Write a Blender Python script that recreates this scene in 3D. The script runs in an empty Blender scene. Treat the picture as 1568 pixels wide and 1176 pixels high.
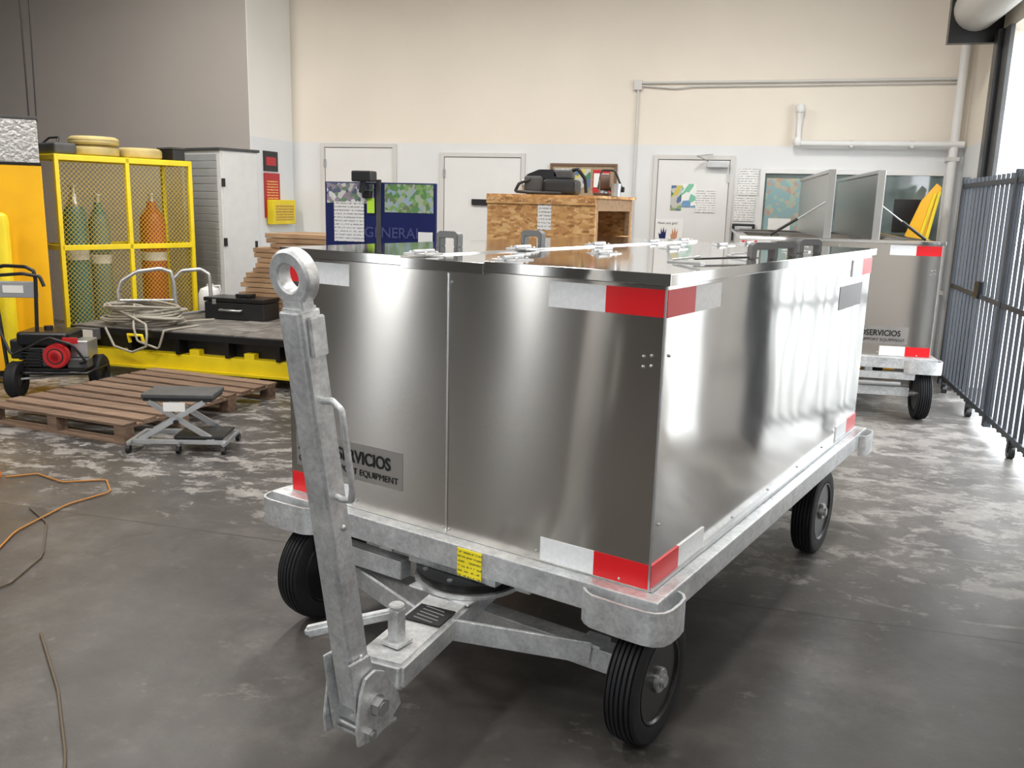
import bpy, bmesh, math, random
from mathutils import Vector, Matrix
random.seed(4)
C=bpy.context.collection
# ------------------------------------------------------------------ materials
def nodes(m):
    m.use_nodes=True; nt=m.node_tree; return nt, nt.nodes, nt.links, nt.nodes['Principled BSDF']
def mat(name,col,rough=.5,metal=0.,var=0.,scale=8.,bump=0.,bscale=60.,spec=.5,emit=None,alpha=1,trans=0):
    m=bpy.data.materials.new(name); nt,N,L,b=nodes(m)
    b.inputs['Base Color'].default_value=(*col,1); b.inputs['Roughness'].default_value=rough
    b.inputs['Metallic'].default_value=metal; b.inputs['Specular IOR Level'].default_value=spec
    tc=N.new('ShaderNodeTexCoord')
    if var>0:
        n=N.new('ShaderNodeTexNoise'); n.inputs['Scale'].default_value=scale; n.inputs['Detail'].default_value=6
        L.new(tc.outputs['Object'],n.inputs['Vector'])
        r=N.new('ShaderNodeMapRange'); r.inputs['From Min'].default_value=.3; r.inputs['From Max'].default_value=.7
        r.inputs['To Min'].default_value=1-var; r.inputs['To Max'].default_value=1+var
        L.new(n.outputs['Fac'],r.inputs['Value'])
        mx=N.new('ShaderNodeVectorMath'); mx.operation='SCALE'; mx.inputs[0].default_value=col
        L.new(r.outputs[0],mx.inputs['Scale']); L.new(mx.outputs[0],b.inputs['Base Color'])
    if bump>0:
        n2=N.new('ShaderNodeTexNoise'); n2.inputs['Scale'].default_value=bscale; n2.inputs['Detail'].default_value=4
        L.new(tc.outputs['Object'],n2.inputs['Vector'])
        bp=N.new('ShaderNodeBump'); bp.inputs['Strength'].default_value=bump; bp.inputs['Distance'].default_value=.01
        L.new(n2.outputs['Fac'],bp.inputs['Height']); L.new(bp.outputs[0],b.inputs['Normal'])
    if emit: b.inputs['Emission Color'].default_value=(*emit[:3],1); b.inputs['Emission Strength'].default_value=emit[3]
    if trans: b.inputs['Transmission Weight'].default_value=trans
    return m
def ramp(N,fac,stops,L,interp='LINEAR'):
    r=N.new('ShaderNodeValToRGB'); r.color_ramp.interpolation=interp
    e=r.color_ramp.elements
    while len(e)<len(stops): e.new(.5)
    for k,(p,c) in enumerate(stops): e[k].position=p; e[k].color=(*c,1)
    L.new(fac,r.inputs[0]); return r
def stainless(name,col,rough,aniso,wav=.25,wscale=1.3):
    m=bpy.data.materials.new(name); nt,N,L,b=nodes(m)
    b.inputs['Metallic'].default_value=1; b.inputs['Base Color'].default_value=(*col,1)
    b.inputs['Roughness'].default_value=rough
    tc=N.new('ShaderNodeTexCoord')
    b.inputs['Anisotropic'].default_value=aniso; b.inputs['Anisotropic Rotation'].default_value=.25
    if aniso>0:
        tg=N.new('ShaderNodeTangent'); tg.direction_type='RADIAL'; tg.axis='Z'; L.new(tg.outputs[0],b.inputs['Tangent'])
    n2=N.new('ShaderNodeTexNoise'); n2.inputs['Scale'].default_value=wscale; n2.inputs['Detail'].default_value=1; L.new(tc.outputs['Object'],n2.inputs['Vector'])
    bp=N.new('ShaderNodeBump'); bp.inputs['Strength'].default_value=wav; bp.inputs['Distance'].default_value=.05
    L.new(n2.outputs['Fac'],bp.inputs['Height']); L.new(bp.outputs[0],b.inputs['Normal'])
    return m
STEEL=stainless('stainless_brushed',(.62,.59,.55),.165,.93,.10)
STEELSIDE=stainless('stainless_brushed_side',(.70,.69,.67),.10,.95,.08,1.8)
STEELTOP=stainless('stainless_lid',(.72,.71,.69),.07,0,.03)
STEELEDGE=stainless('stainless_inner',(.50,.50,.49),.35,0,.03)
def galv(name,c0,c1,rough=.38):
    m=bpy.data.materials.new(name); nt,N,L,b=nodes(m); b.inputs['Metallic'].default_value=.70
    tc=N.new('ShaderNodeTexCoord'); v=N.new('ShaderNodeTexVoronoi'); v.inputs['Scale'].default_value=95; L.new(tc.outputs['Object'],v.inputs['Vector'])
    n=N.new('ShaderNodeTexNoise'); n.inputs['Scale'].default_value=12; n.inputs['Detail'].default_value=10; n.inputs['Roughness'].default_value=.75; L.new(tc.outputs['Object'],n.inputs['Vector'])
    mx=N.new('ShaderNodeMath'); mx.operation='MULTIPLY_ADD'; sp=N.new('ShaderNodeSeparateColor'); L.new(v.outputs['Color'],sp.inputs[0])
    L.new(sp.outputs[0],mx.inputs[0]); mx.inputs[1].default_value=.14; L.new(n.outputs['Fac'],mx.inputs[2])
    r=ramp(N,mx.outputs[0],[(.35,c0),(.78,c1)],L); L.new(r.outputs[0],b.inputs['Base Color'])
    rr=N.new('ShaderNodeMapRange'); rr.inputs['To Min'].default_value=rough-.12; rr.inputs['To Max'].default_value=rough+.18; L.new(n.outputs['Fac'],rr.inputs['Value']); L.new(rr.outputs[0],b.inputs['Roughness'])
    bp=N.new('ShaderNodeBump'); bp.inputs['Strength'].default_value=.18; bp.inputs['Distance'].default_value=.01; L.new(n.outputs['Fac'],bp.inputs['Height']); L.new(bp.outputs[0],b.inputs['Normal'])
    return m
GALV=galv('galvanised',(.46,.48,.495),(.84,.86,.875))
def floor_mat():
    m=bpy.data.materials.new('concrete_floor'); nt,N,L,b=nodes(m)
    tc=N.new('ShaderNodeTexCoord'); P=tc.outputs['Object']
    def noise(s,d=8,ro=.6,dist=0,sc=None):
        n=N.new('ShaderNodeTexNoise'); n.inputs['Scale'].default_value=s; n.inputs['Detail'].default_value=d; n.inputs['Roughness'].default_value=ro; n.inputs['Distortion'].default_value=dist
        if sc:
            mp=N.new('ShaderNodeMapping'); mp.inputs['Scale'].default_value=sc; L.new(P,mp.inputs[0]); L.new(mp.outputs[0],n.inputs['Vector'])
        else: L.new(P,n.inputs['Vector'])
        return n.outputs['Fac']
    def mth(op,a,bb=None,c=None,clamp=False):
        q=N.new('ShaderNodeMath'); q.operation=op; q.use_clamp=clamp
        for i,x in enumerate((a,bb,c)):
            if x is None: continue
            if isinstance(x,(int,float)): q.inputs[i].default_value=x
            else: L.new(x,q.inputs[i])
        return q.outputs[0]
    def sm(x,a,c):
        r=N.new('ShaderNodeMapRange'); r.interpolation_type='SMOOTHSTEP'; r.inputs['From Min'].default_value=a; r.inputs['From Max'].default_value=c; L.new(x,r.inputs['Value']); return r.outputs[0]
    def mixc(f,a,c):
        q=N.new('ShaderNodeMix'); q.data_type='RGBA'
        for i,x in ((0,f),(6,a),(7,c)):
            if isinstance(x,(int,float)): q.inputs[i].default_value=x
            elif isinstance(x,tuple): q.inputs[i].default_value=(*x,1)
            else: L.new(x,q.inputs[i])
        return q.outputs[2]
    sx=N.new('ShaderNodeSeparateXYZ'); L.new(P,sx.inputs[0]); X=sx.outputs[0]; Y=sx.outputs[1]
    base=ramp(N,noise(.9,12,.72),[(.3,(.028,.026,.024)),(.5,(.058,.054,.051)),(.70,(.135,.127,.119))],L).outputs[0]
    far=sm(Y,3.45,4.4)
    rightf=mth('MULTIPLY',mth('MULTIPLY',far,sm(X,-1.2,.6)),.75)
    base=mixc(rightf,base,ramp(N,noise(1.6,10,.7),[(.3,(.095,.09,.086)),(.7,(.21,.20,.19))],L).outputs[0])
    w=noise(3.6,14,.78,.25,(1,1.5,1)); big=noise(.8,4,.5)
    wear=sm(mth('ADD',w,mth('MULTIPLY_ADD',far,.10,mth('MULTIPLY',big,.30))),.735,.80)
    fine=noise(11,10,.75)
    wear2=sm(mth('ADD',fine,mth('MULTIPLY',big,.3)),.72,.82)
    allw=mth('MAXIMUM',wear,mth('MULTIPLY',wear2,.6))
    def arc(cx,cy,r_):
        dx=mth('SUBTRACT',X,cx); dy=mth('SUBTRACT',Y,cy)
        d=mth('SQRT',mth('ADD',mth('MULTIPLY',dx,dx),mth('MULTIPLY',dy,dy)))
        return mth('SUBTRACT',1,sm(mth('ABSOLUTE',mth('SUBTRACT',d,r_)),.006,.016))
    arcs=mth('MULTIPLY',mth('MAXIMUM',arc(1.15,5.1,.62),arc(1.0,4.7,.95)),mth('MULTIPLY',sm(noise(4,6),.42,.6),.5))
    lightc=ramp(N,noise(6,8,.7),[(.3,(.17,.162,.153)),(.7,(.40,.385,.365))],L).outputs[0]
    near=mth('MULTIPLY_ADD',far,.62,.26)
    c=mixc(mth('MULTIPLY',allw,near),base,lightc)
    c=mixc(arcs,c,(.27,.26,.25))
    # oily dark stains
    st=mth('MULTIPLY',sm(noise(1.9,9,.72),.56,.68),.55)
    c=mixc(st,c,(.030,.027,.025))
    jy=mth('LESS_THAN',mth('ABSOLUTE',mth('SUBTRACT',Y,3.62)),.006)
    jx=mth('LESS_THAN',mth('ABSOLUTE',mth('SUBTRACT',X,-6.4)),.006)
    jy2=mth('LESS_THAN',mth('ABSOLUTE',mth('SUBTRACT',Y,7.6)),.006)
    j=mth('MAXIMUM',jy,mth('MAXIMUM',jx,jy2))
    c=mixc(mth('MULTIPLY',j,.8),c,(.03,.028,.026))
    L.new(c,b.inputs['Base Color'])
    rr=N.new('ShaderNodeMapRange'); rr.inputs['To Min'].default_value=.22; rr.inputs['To Max'].default_value=.56; L.new(noise(3,6),rr.inputs['Value']); L.new(rr.outputs[0],b.inputs['Roughness'])
    bp=N.new('ShaderNodeBump'); bp.inputs['Strength'].default_value=.2; bp.inputs['Distance'].default_value=.006; L.new(fine,bp.inputs['Height']); L.new(bp.outputs[0],b.inputs['Normal'])
    return m
def wall_mat(name,low,up,z,rough=.6):
    m=bpy.data.materials.new(name); nt,N,L,b=nodes(m); b.inputs['Roughness'].default_value=rough
    g=N.new('ShaderNodeNewGeometry'); s=N.new('ShaderNodeSeparateXYZ'); L.new(g.outputs['Position'],s.inputs[0])
    q=N.new('ShaderNodeMath'); q.operation='GREATER_THAN'; L.new(s.outputs[2],q.inputs[0]); q.inputs[1].default_value=z
    n=N.new('ShaderNodeTexNoise'); n.inputs['Scale'].default_value=1.2; n.inputs['Detail'].default_value=7; L.new(g.outputs['Position'],n.inputs['Vector'])
    mx=N.new('ShaderNodeMix'); mx.data_type='RGBA'; L.new(q.outputs[0],mx.inputs[0]); mx.inputs[6].default_value=(*low,1); mx.inputs[7].default_value=(*up,1)
    r=N.new('ShaderNodeMapRange'); r.inputs['From Min'].default_value=.3; r.inputs['From Max'].default_value=.7; r.inputs['To Min'].default_value=.96; r.inputs['To Max'].default_value=1.02; L.new(n.outputs['Fac'],r.inputs['Value'])
    sc=N.new('ShaderNodeVectorMath'); sc.operation='SCALE'; L.new(mx.outputs[2],sc.inputs[0]); L.new(r.outputs[0],sc.inputs['Scale']); L.new(sc.outputs[0],b.inputs['Base Color'])
    br=N.new('ShaderNodeTexBrick'); br.inputs['Scale'].default_value=1; br.inputs['Brick Width'].default_value=.4; br.inputs['Row Height'].default_value=.2; br.inputs['Mortar Size'].default_value=.004
    cx=N.new('ShaderNodeCombineXYZ'); ad=N.new('ShaderNodeMath'); L.new(s.outputs[0],ad.inputs[0]); L.new(s.outputs[1],ad.inputs[1]); L.new(ad.outputs[0],cx.inputs[0]); L.new(s.outputs[2],cx.inputs[1]); L.new(cx.outputs[0],br.inputs['Vector'])
    bp=N.new('ShaderNodeBump'); bp.inputs['Strength'].default_value=.10; bp.inputs['Distance'].default_value=.004; bp.invert=True; L.new(br.outputs['Fac'],bp.inputs['Height']); L.new(bp.outputs[0],b.inputs['Normal'])
    return m
def osb_mat():
    m=bpy.data.materials.new('osb'); nt,N,L,b=nodes(m); b.inputs['Roughness'].default_value=.65
    tc=N.new('ShaderNodeTexCoord'); mp=N.new('ShaderNodeMapping'); mp.inputs['Rotation'].default_value=(.5,.6,.4); mp.inputs['Scale'].default_value=(22,22,48); L.new(tc.outputs['Object'],mp.inputs[0])
    n=N.new('ShaderNodeTexNoise'); n.inputs['Scale'].default_value=2; L.new(mp.outputs[0],n.inputs['Vector'])
    va=N.new('ShaderNodeMix'); va.data_type='VECTOR'; va.inputs[0].default_value=.5; L.new(mp.outputs[0],va.inputs[4]); L.new(n.outputs['Color'],va.inputs[5])
    v=N.new('ShaderNodeTexVoronoi'); v.inputs['Scale'].default_value=2.2; L.new(va.outputs[1],v.inputs['Vector'])
    s=N.new('ShaderNodeSeparateColor'); L.new(v.outputs['Color'],s.inputs[0])
    r=ramp(N,s.outputs[0],[(0,(.28,.12,.04)),(.15,(.44,.22,.075)),(.6,(.58,.32,.12)),(1,(.72,.47,.22))],L); L.new(r.outputs[0],b.inputs['Base Color']); return m
def wood_mat(name,c0,c1):
    m=bpy.data.materials.new(name); nt,N,L,b=nodes(m); b.inputs['Roughness'].default_value=.75
    tc=N.new('ShaderNodeTexCoord'); mp=N.new('ShaderNodeMapping'); mp.inputs['Scale'].default_value=(3,22,22); L.new(tc.outputs['Object'],mp.inputs[0])
    n=N.new('ShaderNodeTexNoise'); n.inputs['Scale'].default_value=1.5; n.inputs['Detail'].default_value=7; n.inputs['Distortion'].default_value=.6; L.new(mp.outputs[0],n.inputs['Vector'])
    oi=N.new('ShaderNodeObjectInfo'); 
    ad=N.new('ShaderNodeMath'); ad.operation='MULTIPLY_ADD'; L.new(oi.outputs['Random'],ad.inputs[0]); ad.inputs[1].default_value=.3; L.new(n.outputs['Fac'],ad.inputs[2])
    r=ramp(N,ad.outputs[0],[(.35,c0),(.95,c1)],L); L.new(r.outputs[0],b.inputs['Base Color']); return m
def picture_mat(name,cols,scale=6):
    m=bpy.data.materials.new(name); nt,N,L,b=nodes(m); b.inputs['Roughness'].default_value=.45
    tc=N.new('ShaderNodeTexCoord'); v=N.new('ShaderNodeTexVoronoi'); v.inputs['Scale'].default_value=scale; L.new(tc.outputs['Object'],v.inputs['Vector'])
    s=N.new('ShaderNodeSeparateColor'); L.new(v.outputs['Color'],s.inputs[0])
    k=len(cols); r=ramp(N,s.outputs[0],[(i/k,c) for i,c in enumerate(cols)],L,'CONSTANT'); L.new(r.outputs[0],b.inputs['Base Color']); return m
def print_mat(name,paper,ink,rows=40):
    m=bpy.data.materials.new(name); nt,N,L,b=nodes(m); b.inputs['Roughness'].default_value=.5
    tc=N.new('ShaderNodeTexCoord'); s=N.new('ShaderNodeSeparateXYZ'); L.new(tc.outputs['Object'],s.inputs[0])
    w=N.new('ShaderNodeMath'); w.operation='MULTIPLY'; L.new(s.outputs[2],w.inputs[0]); w.inputs[1].default_value=rows*6.28
    si=N.new('ShaderNodeMath'); si.operation='SINE'; L.new(w.outputs[0],si.inputs[0])
    n=N.new('ShaderNodeTexNoise'); n.inputs['Scale'].default_value=90; L.new(tc.outputs['Object'],n.inputs['Vector'])
    g=N.new('ShaderNodeMath'); g.operation='GREATER_THAN'; L.new(si.outputs[0],g.inputs[0]); g.inputs[1].default_value=.35
    g2=N.new('ShaderNodeMath'); g2.operation='GREATER_THAN'; L.new(n.outputs['Fac'],g2.inputs[0]); g2.inputs[1].default_value=.47
    mu=N.new('ShaderNodeMath'); mu.operation='MULTIPLY'; L.new(g.outputs[0],mu.inputs[0]); L.new(g2.outputs[0],mu.inputs[1])
    mx=N.new('ShaderNodeMix'); mx.data_type='RGBA'; L.new(mu.outputs[0],mx.inputs[0]); mx.inputs[6].default_value=(*paper,1); mx.inputs[7].default_value=(*ink,1); L.new(mx.outputs[2],b.inputs['Base Color']); return m
FLOOR=floor_mat()
W_BACK=wall_mat('wall_paint_cream',(.70,.71,.715),(.77,.71,.62),2.35)
W_RET=wall_mat('wall_return_daylit',(.80,.83,.86),(.88,.88,.86),2.35)  # daylight on the return put into its colour as a whiter tone
W_TAUPE=wall_mat('wall_taupe',(.30,.275,.255),(.36,.33,.305),-5)  # left wall section, darker than the back wall
W_REAR=wall_mat('wall_paint_rear',(.13,.122,.115),(.13,.122,.115),-5)
WHITE=mat('white_paint',(.72,.72,.71),.45,var=.03,scale=3)
TRIM=mat('trim_paint',(.60,.59,.57),.45)
CEIL=mat('ceiling_paint',(.50,.48,.46),.8,var=.05)
BLACK=mat('black_plastic',(.012,.012,.013),.4)
RUBBER=mat('rubber',(.011,.012,.014),.6,var=.2,scale=20,bump=.05,spec=.3)
BLKMETAL=mat('black_metal',(.012,.012,.013),.28,.2)
RED=mat('reflective_red',(.74,.012,.018),.3)
WHT=mat('reflective_white',(.84,.87,.90),.3,var=.05,scale=60)
YEL=mat('safety_yellow',(.88,.68,.012),.4,var=.08,scale=5)
YELM=mat('safety_yellow_mesh',(.70,.52,.012),.5,var=.08,scale=5)
ORG=mat('orange_yellow',(.94,.50,.006),.35,var=.06,scale=3)
LAB=print_mat('yellow_label',(.95,.80,.02),(.30,.25,.02),60)
PAPER=mat('paper',(.80,.80,.78),.6)
PRINT=print_mat('printed_paper',(.78,.78,.76),(.3,.3,.32),38)
BLUE=mat('blue_enamel',(.008,.014,.10),.3,var=.1)
DKGREY=mat('dark_grey',(.06,.062,.065),.5,var=.2)
DECK=mat('deck_plate',(.17,.16,.148),.55,.2,var=.4,scale=9,bump=.2)
GREY=mat('grey_steel',(.50,.51,.52),.33,.8,var=.1)
FENCE=mat('fence_paint',(.034,.040,.050),.45,.2,var=.1)
OSB=osb_mat(); WOOD=wood_mat('lumber',(.22,.125,.065),(.44,.29,.165)); PALW=wood_mat('pallet_wood',(.09,.055,.035),(.26,.17,.115))
TEAL=mat('teal_cylinder',(.04,.17,.18),.4); BROWN=mat('brown_cylinder',(.42,.08,.03),.45)
TIREY=mat('yellowed_tire',(.46,.37,.16),.6,var=.15)
ORC=mat('orange_cord',(.60,.17,.02),.5); REDP=mat('red_plastic',(.5,.015,.018),.35)
LOCK=mat('locker_enamel',(.64,.65,.65),.4,var=.04); LOCKS=mat('locker_side',(.40,.42,.43),.4,.2,var=.05)
CLEARP=mat('jug_plastic',(.70,.72,.71),.3)
HOSE=mat('hose',(.34,.32,.27),.6); CORD=mat('cord_brown',(.10,.075,.05),.6)
DIAM=mat('diamond_plate',(.55,.55,.54),.35,.9,bump=.9,bscale=30)
# ------------------------------------------------------------------ geometry helpers
def group(name,loc=(0,0,0),rz=0):
    e=bpy.data.objects.new(name,None); e.empty_display_size=.1; e.location=loc; e.rotation_euler=(0,0,rz); C.objects.link(e); return e
def obj(name,bm,m,parent=None,smooth=False,auto=None):
    me=bpy.data.meshes.new(name); bm.normal_update(); bm.to_mesh(me); bm.free()
    o=bpy.data.objects.new(name,me); C.objects.link(o)
    for k in (m if isinstance(m,list) else [m]): me.materials.append(k)
    if parent: o.parent=parent
    if smooth:
        for p in me.polygons: p.use_smooth=True
    if auto:
        try: me.set_sharp_from_angle(angle=math.radians(auto))
        except Exception: pass
    return o
def box(name,lo,hi,m,parent=None,bev=0.,rot=None,seg=2):
    lo=Vector(lo);hi=Vector(hi); c=(lo+hi)/2; s=hi-lo
    bm=bmesh.new(); bmesh.ops.create_cube(bm,size=1); bmesh.ops.scale(bm,vec=s,verts=bm.verts)
    if bev>0: bmesh.ops.bevel(bm,geom=bm.edges[:],offset=bev,segments=seg if bev<.009 else 4,affect='EDGES',profile=.6)
    o=obj(name,bm,m,parent); o.location=c
    if rot: o.rotation_euler=rot
    return o
def beam(name,a,b,w,h,m,parent=None,bev=.003,up=(0,0,1)):
    a=Vector(a);b=Vector(b);d=b-a; y=d.normalized(); upv=Vector(up)
    x=y.cross(upv).normalized(); z=x.cross(y)
    bm=bmesh.new(); bmesh.ops.create_cube(bm,size=1); bmesh.ops.scale(bm,vec=(w,d.length,h),verts=bm.verts)
    if bev>0: bmesh.ops.bevel(bm,geom=bm.edges[:],offset=bev,segments=2 if bev<.009 else 4,affect='EDGES')
    o=obj(name,bm,m,parent); M=Matrix((x,y,z)).transposed().to_4x4(); M.translation=(a+b)/2; o.matrix_basis=M; return o
def cyl(name,a,b,r,m,parent=None,seg=24,r2=None,bev=0):
    a=Vector(a);b=Vector(b);d=b-a
    bm=bmesh.new(); bmesh.ops.create_cone(bm,cap_ends=True,segments=seg,radius1=r,radius2=r if r2 is None else r2,depth=d.length)
    if bev>0:
        ed=[e for e in bm.edges if abs(e.verts[0].co.z-e.verts[1].co.z)<1e-6]; bmesh.ops.bevel(bm,geom=ed,offset=bev,segments=2,affect='EDGES')
    o=obj(name,bm,m,parent,True,40); o.rotation_mode='QUATERNION'; o.rotation_quaternion=d.to_track_quat('Z','Y'); o.location=(a+b)/2; return o
def lathe(name,prof,m,parent=None,axis='Z',seg=48,loc=(0,0,0),auto=35):
    bm=bmesh.new(); rings=[]
    for r,z in prof:
        ring=[]
        for k in range(seg):
            t=2*math.pi*k/seg; x,y=r*math.cos(t),r*math.sin(t)
            ring.append(bm.verts.new((x,y,z) if axis=='Z' else (z,x,y)))
        rings.append(ring)
    for a,b in zip(rings,rings[1:]):
        for k in range(seg): 
            bm.faces.new((a[k],a[(k+1)%seg],b[(k+1)%seg],b[k]))
    closed=(abs(prof[0][0]-prof[-1][0])<1e-6 and abs(prof[0][1]-prof[-1][1])<1e-6)
    if not closed:
        for rg in (rings[0],rings[-1]):
            if (rg[0].co-rg[seg//2].co).length>1e-5: bm.faces.new(rg)
    bmesh.ops.remove_doubles(bm,verts=bm.verts,dist=1e-6); bmesh.ops.recalc_face_normals(bm,faces=bm.faces)
    o=obj(name,bm,m,parent,True,auto); o.location=loc; return o
def tube(name,pts,r,m,parent=None,smooth=True,res=6,cyclic=False):
    cu=bpy.data.curves.new(name,'CURVE'); cu.dimensions='3D'; cu.bevel_depth=r; cu.bevel_resolution=3; cu.use_fill_caps=True
    if smooth:
        s=cu.splines.new('NURBS'); s.order_u=3; s.use_endpoint_u=True; s.resolution_u=res
    else: s=cu.splines.new('POLY')
    s.points.add(len(pts)-1); s.use_cyclic_u=cyclic
    for k,p in enumerate(pts): s.points[k].co=(*p,1)
    o=bpy.data.objects.new(name,cu); C.objects.link(o); cu.materials.append(m)
    dg=bpy.context.evaluated_depsgraph_get(); me=bpy.data.meshes.new_from_object(o.evaluated_get(dg)); bpy.data.objects.remove(o)
    o=bpy.data.objects.new(name,me); C.objects.link(o)
    for p in me.polygons: p.use_smooth=True
    if not me.materials: me.materials.append(m)
    if parent: o.parent=parent
    return o
def strip(name,pts,z0,z1,th,m,parent=None):
    pts=[Vector(p) for p in pts]; n=len(pts); L=[];R=[]
    for k in range(n):
        d=(pts[min(k+1,n-1)]-pts[max(k-1,0)]).normalized(); q=Vector((-d.y,d.x))*th/2; L.append(pts[k]+q);R.append(pts[k]-q)
    bm=bmesh.new(); ring=[]
    for a,b in zip(L,R): ring.append([bm.verts.new((a.x,a.y,z0)),bm.verts.new((a.x,a.y,z1)),bm.verts.new((b.x,b.y,z1)),bm.verts.new((b.x,b.y,z0))])
    for a,b in zip(ring,ring[1:]):
        for k in range(4): bm.faces.new((a[k],a[(k+1)%4],b[(k+1)%4],b[k]))
    bm.faces.new(ring[0]);bm.faces.new(ring[-1][::-1]); bmesh.ops.recalc_face_normals(bm,faces=bm.faces)
    return obj(name,bm,m,parent,True,35)
def prism(name,poly,axis,t0,t1,m,parent=None,bev=0):
    def P(a,b,t): return {'x':(t,a,b),'y':(a,t,b),'z':(a,b,t)}[axis]
    bm=bmesh.new(); A=[bm.verts.new(P(a,b,t0)) for a,b in poly]; B=[bm.verts.new(P(a,b,t1)) for a,b in poly]; n=len(poly)
    bm.faces.new(A);bm.faces.new(B[::-1])
    for k in range(n): bm.faces.new((A[k],B[k],B[(k+1)%n],A[(k+1)%n]))
    bmesh.ops.recalc_face_normals(bm,faces=bm.faces)
    if bev: bmesh.ops.bevel(bm,geom=bm.edges[:],offset=bev,segments=2,affect='EDGES')
    return obj(name,bm,m,parent)
def rivets(name,pts,nrm,r,m,parent):
    bm=bmesh.new()
    for p in pts:
        g=bmesh.ops.create_uvsphere(bm,u_segments=10,v_segments=6,radius=r); bmesh.ops.translate(bm,verts=g['verts'],vec=p)
    return obj(name,bm,m,parent,True)
def text(name,s,size,loc,rot,m,parent,ext=.0006,align='LEFT',bold=0,sx=1):
    cu=bpy.data.curves.new(name,'FONT'); cu.body=s; cu.size=size; cu.extrude=ext; cu.align_x=align; cu.offset=bold
    o=bpy.data.objects.new(name,cu); C.objects.link(o)
    dg=bpy.context.evaluated_depsgraph_get(); me=bpy.data.meshes.new_from_object(o.evaluated_get(dg)); bpy.data.objects.remove(o)
    o=bpy.data.objects.new(name,me); C.objects.link(o); me.materials.clear(); me.materials.append(m); o.location=loc; o.rotation_euler=rot; o.scale=(sx,1,1); o.parent=parent; return o
def mesh_panel(name,w,h,cw,ch,th,m,parent):
    bm=bmesh.new(); k=ch/cw
    def seg(x0,z0,x1,z1):
        d=Vector((x1-x0,0,z1-z0)); 
        if d.length<1e-3: return
        n=Vector((-d.z,0,d.x)).normalized()*th/2; a=Vector((x0,0,z0));b=Vector((x1,0,z1)); y=Vector((0,th*.4,0))
        for off in (y,-y):
            vs=[bm.verts.new(v+off) for v in (a-n,b-n,b+n,a+n)]; bm.faces.new(vs)
    i=-int(h/ch)-2
    while i*cw<w+cw:
        x=i*cw; xa=max(0,x); xb=min(w,x+h/k)
        if xb>xa: seg(xa,k*(xa-x),xb,k*(xb-x)); seg(xa,h-k*(xa-x),xb,h-k*(xb-x))
        i+=1
    return obj(name,bm,m,parent)
# ------------------------------------------------------------------ room
XL,XR,YB,YL,Y0,HC=-10.8,2.05,10.5,9.5,-7.0,4.9
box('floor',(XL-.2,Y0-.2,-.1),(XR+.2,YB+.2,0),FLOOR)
fo=bpy.data.objects['floor']; fo.data.transform(Matrix.Translation(fo.location)); fo.location=(0,0,0)
box('ceiling',(XL-.2,Y0-.2,HC),(XR+.2,YB+.2,HC+.12),CEIL)
box('wall_back',(-5.83,YB,0),(XR+.2,YB+.2,HC),W_BACK)
box('wall_back_recess',(-5.98,YL+.2,0),(-5.83,YB+.2,HC),W_RET)
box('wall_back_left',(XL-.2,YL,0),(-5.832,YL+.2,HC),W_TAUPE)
box('trim_1',(-5.832,YL+.001,0),(-5.826,YL+.2,HC),W_RET)
def wall_x(name,x0,x1,ya,yb,openings,m):
    e=group(name); y=ya; k=0
    for (a,b,c,d) in sorted(openings):
        k+=1
        box(f'pier_{k}',(x0,y,0),(x1,a,HC),m,e)
        if c>0: box(f'sill_{k}',(x0,a,0),(x1,b,c),m,e)
        box(f'header_{k}',(x0,a,d),(x1,b,HC),m,e); y=b
    box('pier_end',(x0,y,0),(x1,yb,HC),m,e); return e
wall_x('wall_left',XL-.2,XL,Y0,YL,[(-5.95,-5.30,.1,3.8),(-3.10,-2.35,.1,3.8)],W_REAR)  # unseen tall openings added to reflect as light bands on the steel front
wall_x('wall_right',XR,XR+.2,Y0,YB,[(5.04,5.36,.1,3.3),(6.0,9.3,0,3.3)],W_BACK)  # narrow unseen slot added to reflect as a bright streak on the cart side
e=group('wall_front')
box('pier_a',(XL,Y0-.2,0),(-3.6,Y0,HC),W_REAR,e); box('pier_b',(-1.6,Y0-.2,0),(XR,Y0,HC),W_REAR,e); box('header',(-3.6,Y0-.2,3.4),(-1.6,Y0,HC),W_REAR,e)
box('ground_outside',(-30,-40,-.2),(40,40,-.11),mat('asphalt',(.34,.34,.33),.8,var=.1))
e=group('door_1_rollup')
cyl('drum',(XR-.24,5.6,3.52),(XR-.24,9.6,3.52),.20,mat('rollup_slats',(.50,.48,.45),.5,.1),e)
box('head_plate',(XR-.46,9.45,3.22),(XR-.003,9.55,3.82),BLKMETAL,e)
box('guide_far',(XR-.09,9.2,0),(XR-.003,9.34,3.3),BLKMETAL,e,.006)
box('guide_far_lip',(XR-.04,9.0,0),(XR-.003,9.2,3.3),DKGREY,e,.004)
box('guide_near',(XR-.09,5.92,0),(XR-.003,6.02,3.3),BLKMETAL,e,.006)
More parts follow.
